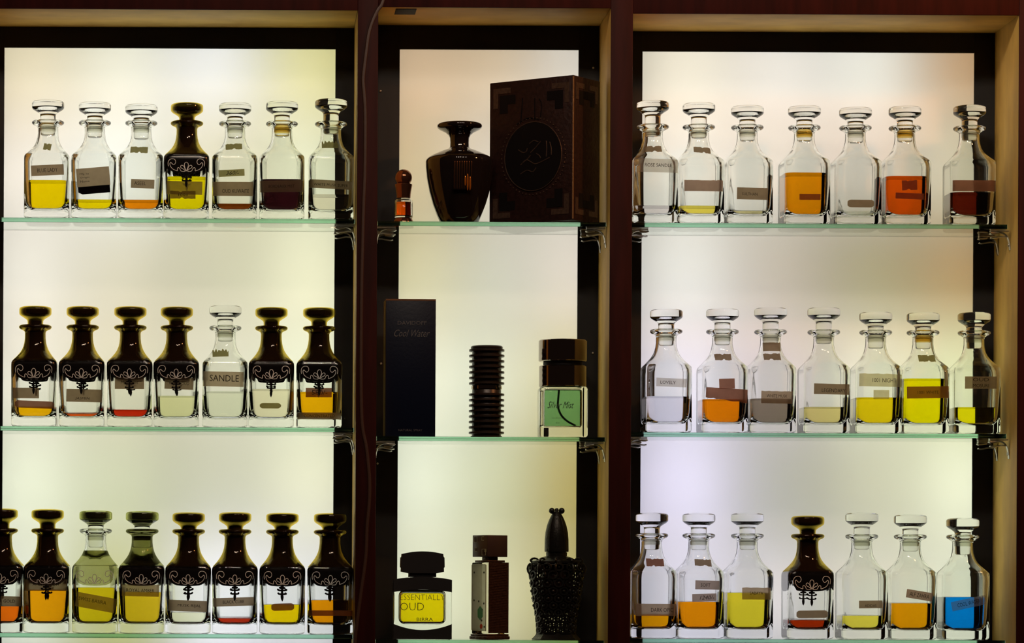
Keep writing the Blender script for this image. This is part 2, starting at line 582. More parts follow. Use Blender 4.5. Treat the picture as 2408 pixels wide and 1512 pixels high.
for bay in range(3):
    for row in range(2):
        for side in ((1,) if bay == 0 else (-1, 1)):
            for fr, yy in (('front', .052), ('rear', .132)):
                a, b, t = OPEN[bay]
                x = wx(b if side > 0 else a) - side * .0003
                t_ = thing('shelf_clip', '%s zinc clip under the %s end of the %s bay %s shelf' % (fr, 'right' if side > 0 else 'left', BAYN[bay], ROWN[row]),
                           'shelf clip', (x, yy, SHELF_Z[bay, row] - T_SH - .0002), 'zinc shelf clips')
                for nm, me in BR:
                    o = obj(nm, me, t_)
                if side < 0: t_.rotation_euler = (0, 0, math.pi)

# ------------------------------------------------------------------ cable down the left stile
cp = [(912, -60), (900, 4), (888, 24), (876, 50), (867, 80), (862, 115), (857, 155), (854, 190), (857, 230), (859, 280), (858, 400), (855, 480),
      (853, 560), (850, 700), (849, 900), (852, 1000), (862, 1055), (869, 1130), (868, 1185), (863, 1240), (860, 1310), (848, 1400), (839, 1470), (834, 1530), (834, 1700)]
pts = [P(x, y, -.0021) for x, y in cp]
pts = spline(pts, 5)
o = P(858, 756, 0)
me = MB().tube([p - o for p in pts], 4.3 * S0, 8, flat=.6).mesh('power_cable', principled('brown_cable', (.055, .022, .012), .45, bump=.15, scale=150))
c = obj('power_cable', me, None, o)
c['label'] = 'thin brown cable running down the stile between left and middle bays'
c['category'] = 'cable'

# ------------------------------------------------------------------ decanter bottles
YF = .042
BU = U(YF)
HW = 53.5
# height, half width, roundness (0 square with soft corners, 1 circle), all in photo pixels
OUT = [(0, 40, .10), (0, 46, .08), (.6, 49, .05), (2, 51.5, .03), (5, 53, 0), (9, 53.3, 0), (60, 53.4, 0), (110, 53.5, 0), (140, 53.5, 0), (145, 53.4, 0), (149, 52.8, .02),
       (153, 50.5, .10), (157, 47, .20), (161, 43.5, .33), (166, 39.5, .50), (172, 35.2, .70), (179, 31, .88), (187, 27.7, 1), (196, 25.4, 1), (206, 24.2, 1), (218, 24, 1),
       (222, 25.2, 1), (225, 30, 1), (227, 35, 1), (229.5, 37.6, 1), (232, 38.2, 1), (234.5, 37.2, 1), (236.2, 34, 1), (236.8, 29, 1)]
INN = [(236.6, 22.5, 1), (235.4, 20.3, 1), (232, 19.8, 1), (214, 19.5, 1), (204, 19.4, 1), (196, 20.4, 1), (187, 22.8, 1), (179, 26, .9), (172, 30.5, .75), (166, 35, .58), (160, 39.8, .42),
       (154, 44.5, .30), (149, 47.4, .22), (143, 48.6, .17), (134, 48.8, .15), (90, 48.0, .14), (50, 46.6, .14), (36, 45.8, .15), (29, 44.2, .18), (24.5, 41.5, .22), (22, 38, .28), (20.6, 32, .36), (20, 22, .5)]

def rc_of(w, rho): return w * (.25 + .75 * rho)

def ring(w, rho, h, grow=0.):
    rc = rc_of(w, rho)
    fl = w - rc
    rc += grow
    pts = []
    m = 8
    for k in range(4):
        cxs, cys = ((1, 1), (-1, 1), (-1, -1), (1, -1))[k]
        arc = []
        for i in range(m + 1):
            a = math.pi / 2 * (k + i / m)
            arc.append((cxs * fl + rc * math.cos(a), cys * fl + rc * math.sin(a)))
        a0, a1 = math.pi / 2 * k, math.pi / 2 * (k + 1)
        d = min(2.5, fl * .4)
        pre = (arc[0][0] + math.sin(a0) * d, arc[0][1] - math.cos(a0) * d)
        post = (arc[-1][0] - math.sin(a1) * d, arc[-1][1] + math.cos(a1) * d)
        pts += [pre] + arc + [post]
    return [(x, y, h) for x, y in pts]

def loft(rings, cap0=True, cap1=True):
    n = len(rings[0])
    v = [p for r in rings for p in r]
    f = []
    for j in range(len(rings) - 1):
        for i in range(n):
            i2 = (i + 1) % n
            f.append((j * n + i, j * n + i2, (j + 1) * n + i2, (j + 1) * n + i))
    if cap0: f.append(tuple(range(n - 1, -1, -1)))
    if cap1: f.append(tuple((len(rings) - 1) * n + i for i in range(n)))
    return v, f

def prof_at(prof, h):
    for (h0, w0, r0), (h1, w1, r1) in zip(prof, prof[1:]):
        if h0 != h1 and min(h0, h1) <= h <= max(h0, h1):
            t = (h - h0) / (h1 - h0)
            return w0 + (w1 - w0) * t, r0 + (r1 - r0) * t
    return (prof[-1][1:] if abs(h - prof[-1][0]) < abs(h - prof[0][0]) else prof[1][1:])

def front_y(x, h, off=.5):
    """depth of the front surface of the decanter at x, h"""
    w, rho = prof_at(OUT, h)
    rc = rc_of(w, rho)
    fl = w - rc
    ax = abs(x)
    if ax <= fl: return -(w + off)
    t = min(.985, (ax - fl) / rc)
    return -(fl + (rc + off) * math.sqrt(1 - t * t))

def K(v): return [(x * BU, y * BU, z * BU) for x, y, z in v]

rings = [ring(w, r, h) for h, w, r in OUT] + [ring(w, r, h) for h, w, r in INN]
v, f = loft(rings)
ME_BODY = mesh('bottle_glass', K(v), f, M_GLASS, True, 50)
STP = [(200, .01), (200, 13), (200.6, 15.5), (202, 16.8), (206, 17.2), (236, 18.6), (246, 18.4), (250, 18.8), (253, 21), (256.5, 26), (260, 32), (263, 36), (265.5, 37.8), (269, 38.2),
       (276, 38.2), (279, 37.4), (281, 35), (282.4, 30), (283.4, 18), (283.6, .01)]
ME_STOP = MB().lathe(STP, 44).scaled(BU).mesh('stopper', M_GLASS, True, 60)
ME_STOPG = MB().lathe(STP, 44).scaled(BU).mesh('stopper', M_COAT, True, 60)
SEALP = [(211, 17.9), (211, 18.9), (216, 19.1), (231, 19.2), (231, 18.7), (216, 18.1)]
def seal(mat):
    b = MB()
    n = 36
    v, f = [], []
    for h, r in SEALP:
        for i in range(n):
            a = 2 * math.pi * i / n
            v.append((r * math.cos(a), r * math.sin(a), h))
    m = len(SEALP)
    for j in range(m):
        for i in range(n):
            j2, i2 = (j + 1) % m, (i + 1) % n
            f.append((j * n + i, j * n + i2, j2 * n + i2, j2 * n + i))
    return b.add(v, f).scaled(BU).mesh('stopper_seal', mat)
ME_SEAL, ME_SEALY = seal(M_SEAL), seal(M_SEALY)

# fired-on decoration
def coat(h0=152.0, mat=M_COAT, name='neck_coating'):
    prof = [(h0, *prof_at(OUT, h0))] + [q for q in OUT if q[0] > h0]
    v, f = loft([ring(w, r, h, .45) for h, w, r in prof], False, False)
    return mesh(name, K(v), f, mat, True, 60)
ME_COAT = coat()
ME_WORNC = coat(152, M_WORN)
pr = [(152.0, *prof_at(OUT, 152))] + [q for q in OUT if 152 < q[0] < 190]
v, f = loft([ring(w, r, h, .45) for h, w, r in pr], False, False)
ME_WORNS = mesh('shoulder_film', K(v), f, M_WORN, True, 60)
ME_TOPC = MB().lathe([(262, 35), (264, 37.6), (266, 38.7), (276.5, 38.7), (279.4, 37.9), (281.5, 35.4), (282.9, 30), (283.9, 18), (284.1, .01)], 44)
ME_TOPC.f = ME_TOPC.f[:-2]
ME_TOPC = ME_TOPC.scaled(BU).mesh('stopper_film', M_OLIVE, True, 60)
EDGE = [(-53.3, 119), (-50, 124.5), (-46, 131), (-44.2, 135), (-43.9, 127), (-43, 121.5), (-39, 115), (-33, 111), (-26.8, 109), (-13, 107.7), (0, 107.3)]
def edge_h(x):
    x = -abs(x)
    for (x0, a), (x1, b) in zip(EDGE, EDGE[1:]):
        if x0 <= x <= x1: return a + (b - a) * (x - x0) / (x1 - x0)
    return EDGE[0][1]
def rot4(v):
    res = [list(v)]
    for k in range(3): res.append([(-y, x, z) for x, y, z in res[-1]])
    return res
def band(name, mat, faces=4):
    xs = sorted(set([-53.3 * (1 - math.cos(math.pi * i / 40)) for i in range(21)] + [e[0] for e in EDGE]))
    xs = [x for x in xs if x >= -49.9]
    xs = [-49.8] + xs
    xs = sorted(set(xs + [-x for x in xs]))
    cols, fcs = [], []
    rows = 7
    for x in xs:
        hb = edge_h(x * 53.3 / 49.8 if abs(x) > 46 else x)
        for k in range(rows):
            h = hb + (153.5 - hb) * k / (rows - 1)
            w, rho = prof_at(OUT, h)
            rc = rc_of(w, rho); fl = w - rc
            xx = x
            lim = fl + rc * .7072
            if abs(xx) > lim or abs(x) >= 49.7: xx = math.copysign(lim, x)
            cols.append((xx, front_y(xx, h, .35), h))
    for i in range(len(xs) - 1):
        for k in range(rows - 1):
            fcs.append((i * rows + k, (i + 1) * rows + k, (i + 1) * rows + k + 1, i * rows + k + 1))
    b = MB()
    for q in rot4(cols)[:faces]: b.add(q, fcs)
    return mesh(name, K(b.v), b.f, mat, True, 60)
ME_BAND = band('enamel_band', M_BAND)
ME_WORNB = band('enamel_band', M_WORN, 2)
SCROLL = [(-21, 112.5), (-28, 115), (-33, 118), (-37, 123), (-38.7, 129), (-36.6, 132.4), (-34, 130), (-30.5, 127.4), (-26.8, 129), (-25, 134), (-27, 139), (-31.7, 141), (-38, 139.8), (-42.2, 135), (-43, 129), (-42, 123.5)]
PETALS = [[(0, 112), (-3.2, 120), (-4.8, 127), (-3, 131.5), (0, 133), (3, 131.5), (4.8, 127), (3.2, 120), (0, 112)],
          [(-1.5, 112), (-7, 117), (-12, 119.5), (-13.5, 123.5), (-10.5, 126), (-6, 123), (-2.5, 115)],
          [(-3, 111.4), (-9, 111.4), (-13, 113), (-15, 117.5), (-18.5, 120.5), (-21, 118), (-20.6, 113)]]
def scroll():
    b = MB()
    ls = [SCROLL, [(-x, h) for x, h in SCROLL], PETALS[0]]
    for q in PETALS[1:]: ls += [q, [(-x, h) for x, h in q]]
    base = MB()
    for q in ls:
        pts = spline([(x, 0, h) for x, h in q], 4)
        pts = [(p.x, front_y(p.x, p.z, .75), p.z) for p in pts]
        base.tube(pts, .75, 5)
    b = base
    return b.scaled(BU).mesh('silver_scrollwork', M_SILVER)
ME_SCROLL = scroll()
def pendant(mat, sides=4):
    base = MB()
    y = -(HW + .6)
    def blob(x, h, rx, rz, n=14):
        base.prism([(x + rx * math.cos(2 * math.pi * i / n), h + rz * math.sin(2 * math.pi * i / n)) for i in range(n)], y, y + .25)
    base.prism([(-3.4, 108.5), (3.4, 108.5), (2.0, 100), (2.2, 90), (3.2, 83), (2.4, 78), (0, 73), (-2.4, 78), (-3.2, 83), (-2.2, 90), (-2.0, 100)][::-1], y, y + .25)
    for s in (-1, 1):
        blob(s * 9.3, 99.8, 2.6, 2.4); blob(s * 5, 98.2, 4, 1.6)
        blob(s * 8.6, 91, 2.3, 2.2); blob(s * 4.5, 89.6, 4, 1.5)
        blob(s * 4, 104, 3.5, 2.4)
    b = MB()
    b = base
    return b.scaled(BU).mesh('enamel_pendant', mat, False)
ME_PEND = pendant(M_BAND)

def liquid_mesh(h, mat, c):
    prof = [q for q in INN[::-1] if q[0] < h - .6]
    w, r = prof_at(INN, h)
    prof = [(q[0] + .25, q[1] - .3, q[2]) for q in prof] + [(h - .3, w - .3, r), (h, w - .9, r)]
    if len(prof) > 2 and prof[0][0] > h: prof = prof[-2:]
    v, f = loft([ring(w_, r_, h_) for h_, w_, r_ in prof])
    return mesh('perfume_oil', K(v), f, mat, True, 50)

def label_mesh(x0, h0, x1, h1, tilt, tone, shape, off=.55, seed=0):
    rnd = random.Random(seed)
    n = 16
    cx, ch = (x0 + x1) / 2, (h0 + h1) / 2
    hw, hh = (x1 - x0) / 2, (h1 - h0) / 2
    ct, st = math.cos(math.radians(tilt)), math.sin(math.radians(tilt))
    xs = [-hw + 2 * hw * i / n for i in range(n + 1)]
    notch = rnd.uniform(-.3, .3) * hw
    v = []
    for i, x in enumerate(xs):
        top, bot = hh, -hh
        if shape == 'round':
            e = hw - abs(x)
            ch_ = min(hh * .8, 5)
            if e < ch_: top, bot = hh - (ch_ - e) * .85, -hh + (ch_ - e) * .85
        elif shape == 'torn':
            top += rnd.uniform(-.8, .8); bot += rnd.uniform(-.7, .7)
            if abs(x - notch) < hw * .14: bot += 2.5
            if abs(x - notch + 2) < hw * .12: top -= 2
        elif shape == 'ragged':
            top += 5 * math.sin(i * 1.9 + 1) * (abs(x) / hw) ** .5 + rnd.uniform(-2, 2)
        elif shape == 'torntop':
            top += rnd.uniform(-.7, .7)
        elif shape == 'tornbot':
            bot += rnd.uniform(-1.2, 1.2) - 4 * (x / hw)
        elif shape == 'corner' and i < 2:
            bot += (2 - i) * 2.6
        for k in range(5):
            z = bot + (top - bot) * k / 4
            px, pz = cx + x * ct - z * st, ch + x * st + z * ct
            v.append((px, front_y(px, pz, off), pz))
    f = [(i * 5 + k, (i + 1) * 5 + k, (i + 1) * 5 + k + 1, i * 5 + k + 1) for i in range(n) for k in range(4)]
    return mesh('paper_label', K(v), f, PAPER[tone], True, 80)

ORD = ['first', 'second', 'third', 'fourth', 'fifth', 'sixth', 'seventh', 'eighth']
# width and height of the decanters on each shelf, relative to the measured one
SIZE = {(0, 0): (1, 1), (0, 1): (1, 1.025), (0, 2): (1.005, 1.042), (2, 0): (1.005, 1.008), (2, 1): (1.012, 1.042), (2, 2): (1.015, 1.05)}
count = {'n': 0}
def bottle(bay, row, idx, cx, top, kind, oil, lvl, labels, desc, yaw=0., dy=0., amberseal=False, noseal=False):
    count['n'] += 1
    z = SHELF_Z[bay, row] + .00025
    yc = YF + dy + HW * BU * SIZE[bay, row][0]
    # front face centre is what the photograph measures
    x = P(cx, SHELF_Y[bay, row] - 100, YF + dy).x
    base_py = SHELF_Y[bay, row] - 1.2
    label = '%s, %s on %s bay %s shelf' % (desc, ORD[idx], BAYN[bay], ROWN[row])
    t = thing('decanter_bottle', label, 'bottle', (x, yc, z), 'square perfume decanters on the %s bay %s shelf' % (BAYN[bay], ROWN[row]), math.radians(yaw))
    sx_, sz_ = SIZE[bay, row]
    t.scale = (sx_, sx_, sz_)
    obj('bottle_glass', ME_BODY, t)
    lift = max(-9.0, min(9.0, (base_py - top) / sz_ - 283.6))
    st_ = obj('stopper', ME_STOPG if kind == 'gold' else ME_STOP, t, (0, 0, lift * BU))
    if 'worn' in kind: obj('stopper_film', ME_TOPC, st_)
    if kind == 'worn': obj('shoulder_film', ME_WORNS, t)
    if not noseal and kind != 'gold': obj('stopper_seal', ME_SEALY if amberseal else ME_SEAL, t)
    if kind == 'gold':
        obj('neck_coating', ME_COAT, t)
        b = obj('enamel_band', ME_BAND, t)
        for r_ in (0, math.pi):
            obj('silver_scrollwork', ME_SCROLL, b, (0, 0, 0), r_)
            obj('enamel_pendant', ME_PEND, b, (0, 0, 0), r_)
    if kind == 'worn':
        b = obj('enamel_band', ME_WORNB, t)
        obj('silver_scrollwork', ME_SCROLL, b)
    if kind == 'halfworn':
        obj('neck_coating', ME_WORNC, t)
        b = obj('enamel_band', ME_BAND, t)
        obj('silver_scrollwork', ME_SCROLL, b)
    if oil:
        h = max(23.5, (base_py - lvl) / sz_)
        obj('perfume_oil', liquid_mesh(h, liquid(oil), oil), t)
    for k, lb in enumerate(labels):
        x0, y0, x1, y1, tilt, tone, shape = lb[:7]
        txt = lb[7] if len(lb) > 7 else None
        h0, h1 = (base_py - y1) / sz_, (base_py - y0) / sz_
        lx0, lx1 = max((x0 - cx) / sx_, -51.5), min((x1 - cx) / sx_, 51.5)
        off = .55 + .35 * k
        o = obj('paper_label', label_mesh(lx0, h0, lx1, h1, tilt, tone, shape, off, count['n'] * 10 + k), t)
        if txt:
            word, fx, fh = txt[:3]
            sx = txt[3] if len(txt) > 3 else 0.
            sz = txt[4] if len(txt) > 4 else 0.
            shear = txt[5] if len(txt) > 5 else 0.
            lines = word.split('\n')
            mb = MB()
            for li, line in enumerate(lines):
                vv, ff = letters(line, (lx1 - lx0) * fx, fh, shear)
                ct, st = math.cos(math.radians(tilt)), math.sin(math.radians(tilt))
                mx, mz = (lx0 + lx1) / 2, (h0 + h1) / 2
                dz = ((len(lines) - 1) / 2 - li) * fh * 1.7
                q = []
                for a, b_ in vv:
                    a += sx; b_ += sz + dz
                    px, pz = mx + a * ct - b_ * st, mz + a * st + b_ * ct
                    q.append((px, front_y(px, pz, off + .2), pz))
                mb.add(q, ff)
            obj('lettering', mesh('lettering', K(mb.v), mb.f, M_INK, False), o)
    return t

YEL, AMB, ORA, CLR = (240, 212, 0), (250, 178, 5), (245, 150, 5), (226, 224, 205)
L0 = [
 (109, 228, 'clear', (240, 212, 0), 422, [(101, 334, 119, 351, -8, 'g', 'torn'), (73, 387, 150, 412, 3, 'd', 'rect', ('BLUE LADY', .62, 9))], 'clear decanter half full of bright yellow oil'),
 (220, 232, 'clear', (228, 205, 0), 467, [(180, 393, 258, 437, 5, 'd', 'rect', ('Mfg. by\nOrigin\nName', .28, 5, -20, 0)), (184, 436, 259, 454, 5, 'k', 'corner')], 'clear decanter with large black-footed square label'),
 (330, 236, 'clear', (218, 128, 5), 467, [(306, 341, 347, 357, -2, 'g', 'torn'), (308, 420, 363, 441, -2, 'd', 'rect', ('ASEEL', .5, 8, -6, 1))], 'clear decanter with shallow orange oil'),
 (438, 233, 'gold', (226, 214, 0), 412, [(392, 424, 476, 455, -1, 's', 'rect'), (400, 447, 460, 465, 0, 'd', 'torn', ('1001', .35, 6))], 'black-and-gold decanter of yellow oil'),
 (552, 232, 'clear', (112, 52, 5), 475, [(530, 332, 569, 347, 3, 'g', 'torn'), (514, 396, 575, 412, 3, 'g', 'rect', ('360/-', .5, 9, 2, 0, .3)), (499, 425, 596, 458, 0, 'd', 'rect', ('OUD KUWAITE', .66, 9, 6, -5))], 'clear decanter with shallow brown oil'),
 (663, 228, 'clear', (36, 8, 12), 417, [(610, 421, 713, 448, 1, 'm', 'rect', ('BORDEAUX MIST', .6, 7))], 'clear decanter half full of near-black oil', 0, 0, True),
 (779, 222, 'clear', (228, 224, 190), 452, [(757, 326, 796, 342, 0, 'g', 'ragged'), (727, 420, 829, 440, -3, 'd', 'rect', ('WHITE MUSK SUPER', .8, 6.5, 0, -1))], 'clear decanter of colourless oil with narrow belt label'),
]
L1 = [
 (79, 716, 'gold', (252, 192, 5), 956, [(30, 912, 92, 937, 0, 'd', 'rect'), (35, 943, 128, 960, -2, 'b', 'round')], 'black-and-gold decanter with shallow amber oil and two labels'),
 (191, 716, 'gold', (216, 90, 25), 972, [(156, 915, 240, 945, -1, 'd', 'rect', ('JASMIN', .42, 7, -4, -7, .2))], 'black-and-gold decanter with a trace of orange oil'),
 (304, 716, 'gold', (190, 42, 12), 962, [(270, 886, 339, 914, 0, 'd', 'rect', ('Mukhallat', .6, 7, 0, 2, .2))], 'black-and-gold decanter with shallow red oil'),
 (414, 716, 'gold', (216, 214, 158), 929, [(387, 886, 455, 914, -2, 'd', 'rect', ('WHITE OUD', .7, 7))], 'black-and-gold decanter of pale straw oil'),
 (529, 712, 'clear', (222, 222, 190), 918, [(499, 820, 537, 836, 2, 'g', 'ragged'), (477, 872, 573, 907, -1, 'm', 'rect', ('SANDLE', .72, 15, 2, 2))], 'clear decanter of colourless oil with handwritten label'),
 (638, 716, 'gold', (232, 228, 182), 912, [(611, 945, 661, 958, 0, 'g', 'round')], 'black-and-gold decanter of pale oil with small rounded sticker'),
 (751, 716, 'gold', (250, 185, 5), 918, [(719, 909, 780, 931, 0, 'b', 'rect', ('580/-', .6, 10, 2, 0)), (698, 967, 803, 983, 0, 'd', 'rect', ('CONCENTRATED', .7, 7))], 'black-and-gold decanter of amber oil'),
]
L2 = [
 (-1, 1196, 'gold', (240, 112, 12), 1427, [(-40, 1403, 49, 1426, -1, 'd', 'rect', ('AMBER GOLD', .7, 7))], 'black-and-gold decanter of orange oil cut by picture edge'),
 (108, 1197, 'gold', (250, 170, 10), 1388, [(56, 1363, 158, 1390, 0, 'd', 'rect', ('AMBER OUDH', .6, 8, 0, 2))], 'black-and-gold decanter half full of orange oil'),
 (222, 1200, 'worn', (214, 192, 25), 1382, [(178, 1400, 272, 1434, -10, 'm', 'rect', ('SWISS BASIRA', .7, 8, -8, 3))], 'decanter with flaked grey coating and yellow oil'),
 (332, 1201, 'halfworn', (215, 186, 35), 1392, [(286, 1374, 374, 1402, -1, 'm', 'rect', ('ROYAL AMBER', .75, 8))], 'decanter with peeling black coating and yellow oil'),
 (442, 1203, 'gold', (214, 212, 170), 1440, [(396, 1411, 487, 1437, -2, 'd', 'rect', ('MUSK RIJAL', .6, 8, 4, 0))], 'black-and-gold decanter of pale oil with grey belt label'),
 (552, 1202, 'gold', (160, 42, 14), 1453, [(501, 1404, 597, 1424, 2, 'd', 'rect', ('BLACK CUBE', .52, 7))], 'black-and-gold decanter with shallow dark red oil'),
 (664, 1204, 'gold', (238, 208, 5), 1420, [(638, 1417, 692, 1434, 2, 'b', 'round')], 'black-and-gold decanter of yellow oil with rounded sticker'),
 (777, 1205, 'gold', (250, 162, 5), 1409, [(724, 1433, 833, 1446, 0, 'b', 'rect')], 'black-and-gold decanter of orange oil against the stile'),
]
R0 = [
 (1541, 230, 'clear', (230, 226, 205), 482, [(1517, 340, 1557, 355, 2, 'd', 'torn'), (1498, 373, 1592, 405, -1, 'p', 'torntop', ('ROSE SANDLE', .68, 8, 0, 1))], 'clear decanter of colourless oil with pale label', 3),
 (1650, 234, 'clear', (236, 220, 80), 482, [(1632, 342, 1672, 357, -5, 'd', 'torn'), (1606, 423, 1698, 449, 0, 'r', 'torntop')], 'clear decanter, little yellow oil, wide grey label', 3),
 (1765, 240, 'clear', (232, 224, 150), 494, [(1731, 440, 1804, 468, -1, 'd', 'rect', ('SULTHAN', .5, 7, -6, -1))], 'clear decanter, trace of pale oil, grey label', 2),
 (1900, 240, 'clear', (222, 142, 5), 403, [(1878, 454, 1928, 468, 0, 'b', 'rect')], 'clear decanter more than half full of amber oil', 2, 0, True),
 (2021, 243, 'clear', None, 0, [(1991, 467, 2054, 485, 0, 'd', 'round')], 'empty clear decanter with small dark sticker', 2),
 (2138, 240, 'clear', (204, 84, 5), 410, [(2120, 421, 2156, 444, 2, 'b', 'torn'), (2105, 451, 2172, 465, -2, 'b', 'rect')], 'clear decanter half full of red-orange oil', 1, 0, True),
 (2291, 237, 'clear', (88, 22, 5), 447, [(2241, 420, 2343, 446, 0, 'b', 'rect')], 'clear decanter of dark brown oil beside wall', 0),
]
R1 = [
 (1573, 723, 'clear', (236, 232, 220), 932, [(1540, 890, 1612, 910, -2, 'p', 'rect', ('LOVELY', .5, 7, -8, 0))], 'clear decanter of colourless oil with pale pink label', 3),
 (1706, 721, 'clear', (232, 132, 5), 938, [(1682, 830, 1721, 846, 0, 'd', 'torn'), (1689, 890, 1726, 914, 2, 'b', 'rect'), (1658, 913, 1757, 941, -3, 'b', 'tornbot')], 'clear decanter of orange oil with torn brown label', 2),
 (1820, 718, 'clear', (136, 126, 98), 936, [(1799, 802, 1841, 823, 0, 'd', 'torntop'), (1798, 829, 1838, 845, 0, 'd', 'torn'), (1789, 919, 1863, 948, -1, 'm', 'torntop', ('WHITE MUSK', .66, 7, 0, 3))], 'clear decanter of grey oil', 1),
 (1946, 717, 'clear', (218, 206, 122), 955, [(1912, 901, 1997, 926, -1, 'd', 'rect', ('LEGENDARY', .66, 8, 4, -3))], 'clear decanter with shallow pale yellow oil', 2),
 (2069, 727, 'clear', (226, 200, 12), 932, [(2020, 877, 2121, 907, -1, 'q', 'torntop', ('1001 NIGHT', .55, 9, 8, 0)), (2053, 915, 2090, 936, 0, 'q', 'rect')], 'clear decanter of yellow oil with wide beige label', 1),
 (2181, 728, 'clear', (232, 220, 0), 887, [(2163, 831, 2203, 847, 0, 'g', 'torn'), (2133, 906, 2232, 934, 1, 'b', 'rect', ('1001 WHITE', .5, 7))], 'clear decanter over half full of vivid yellow oil', 0, 0, True),
 (2302, 727, 'clear', (236, 224, 10), 954, [(2269, 882, 2344, 911, 0, 'd', 'rect', ('OUD\nMOSURI', .5, 8))], 'clear decanter of yellow oil, dark label, beside wall', 0),
]
R2 = [
 (1539, 1206, 'clear', (246, 170, 5), 1447, [(1521, 1315, 1563, 1333, -1, 'b', 'torn'), (1494, 1421, 1590, 1450, 0, 'm', 'rect', ('DARK OPIC', .54, 9, 14, 0))], 'clear decanter with shallow amber oil, wide beige label', .7),
 (1650, 1206, 'clear', (246, 154, 5), 1416, [(1635, 1316, 1675, 1332, -3, 'd', 'torn'), (1634, 1366, 1691, 1387, -1, 's', 'rect', ('SOFT', .4, 8, -4, 0)), (1627, 1397, 1684, 1415, 2, 's', 'rect', ('1240/-', .6, 9, 6, 0, .3))], 'clear decanter of orange oil with three small labels', .7),
 (1765, 1205, 'clear', (216, 204, 40), 1394, [(1743, 1382, 1811, 1410, 0, 'm', 'torntop', ('SABAYA', .46, 6.5, 0, 1))], 'clear decanter of greenish yellow oil', 2),
 (1908, 1211, 'gold', (156, 44, 5), 1458, [(1872, 1435, 1946, 1453, 1, 'd', 'round')], 'black-and-gold decanter with shallow red oil', 1),
 (2036, 1203, 'clear', (226, 216, 70), 1447, [(2018, 1411, 2073, 1429, 1, 'd', 'rect', ('ADIDAS', .5, 6, 0, -3))], 'clear decanter with a little lemon oil', 2),
 (2151, 1207, 'clear', (246, 168, 5), 1417, [(2130, 1388, 2192, 1408, -9, 'r', 'rect', ('ALF ZAHRA', .75, 9))], 'clear decanter of orange oil with tilted label', 1),
 (2275, 1225, 'clear', (0, 150, 250), 1402, [(2236, 1405, 2318, 1427, 12, 'p', 'rect', ('COOL WATER', .66, 9))], 'clear decanter of bright blue oil', 1),
]
for bay, rows in ((0, (L0, L1, L2)), (2, (R0, R1, R2))):
    for row, lst in enumerate(rows):
        for i, q in enumerate(lst):
            bottle(bay, row, i, *q)

# ------------------------------------------------------------------ middle bay
GRP = None
def place(px, row, y):
    return (P(px, SHELF_Y[1, row] - 60, y).x, y, SHELF_Z[1, row] + .00025)

# roll-on attar bottle
y = .075
k = U(y)
t = thing('attar_bottle', 'tiny attar vial with copper domed cap and orange oil on top shelf', 'bottle', place(949, 0, y))
M_COPPER = principled('copper_lustre', (.26, .10, .055), .14, .85)
obj('base', MB().lathe([(0, 24), (2, 24.5), (6, 23.5), (10, 21.5), (13, 20)], 32).scaled(k).mesh('base', M_COPPER), t)
obj('vial', MB().lathe([(13.3, 19), (14, 21), (16, 21.6), (50, 21.6), (55, 21), (58, 18), (60, 14), (60, 12), (56, 16), (52, 18), (20, 18), (18, 16)], 32).scaled(k).mesh('vial', M_GLASS), t)
obj('attar', MB().lathe([(18.5, 15.5), (20, 17.6), (51, 17.6), (51.4, 16)], 32).scaled(k).mesh('attar', liquid((205, 80, 0))), t)
cap = obj('cap', MB().lathe([(60.5, 12), (61, 16.5), (70, 17), (80, 18.5), (91, 20.5), (93, 20.5), (93.5, 17), (95, 16.5)], 32).scaled(k).mesh('cap', M_COPPER), t)
obj('dome', MB().ball((0, 0, 109), 20, 28, 16).scaled(k).mesh('dome', M_COPPER), cap)

# dark vase-shaped bottle
y = .070
k = U(y)
t = thing('vase_bottle', 'dark amber vase-shaped perfume bottle with flared neck', 'bottle', place(1080, 0, y))
VP = [(0, 41), (1.5, 44.5), (20, 52.5), (45, 62), (75, 70.5), (105, 76.5), (132, 79.3), (146, 79.8), (151, 78.5), (156, 73.5), (162, 63), (168, 50), (173, 38), (176, 29), (178, 24.5), (182, 22.6), (192, 22),
      (202, 22.6), (209, 26), (215, 33), (219, 41), (222, 47), (225, 51), (229, 53), (233, 52.4), (236, 49), (237.6, 42), (237.8, 10)]
M_AMBG = principled('dark_amber_glass', (.010, .006, .005), .07, 0., coat=.4)
obj('body', MB().lathe(VP, 64).scaled(k).mesh('body', M_AMBG, True, 50), t)
b = MB()
ribs = []
M_RIB = principled('bronze_ribs', (.16, .085, .05), .15, .9)
M_RIBGLOW = principled('painted_rib_glow', (.75, .22, .02), .15, .7)  # orange lamp glow on the ribs, put into the colour
win = obj('window_plate', MB().box((-19.5, -79.3, 72), (25.5, -74, 139)).scaled(k).mesh('window_plate', M_AMBG, False), t)
for i in range(8):
    xx = -16.5 + i * 5.6
    me = MB().tube([(xx, -79.4, 74), (xx, -79.8, 76), (xx, -79.8, 135), (xx, -79.4, 137)], 1.9, 8).scaled(k).mesh('rib', M_RIB)
    obj('rib', me, win)
for i in range(3):  # warm lamp glow low on the window, painted as orange blobs
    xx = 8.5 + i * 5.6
    obj('painted_glow', MB().ball((xx, -81.2, 92 - 3 * i), 2.2, 10, 10, 1, .6, (5.5, 9, 7.5)[i]).scaled(k).mesh('painted_glow', M_RIBGLOW), win)

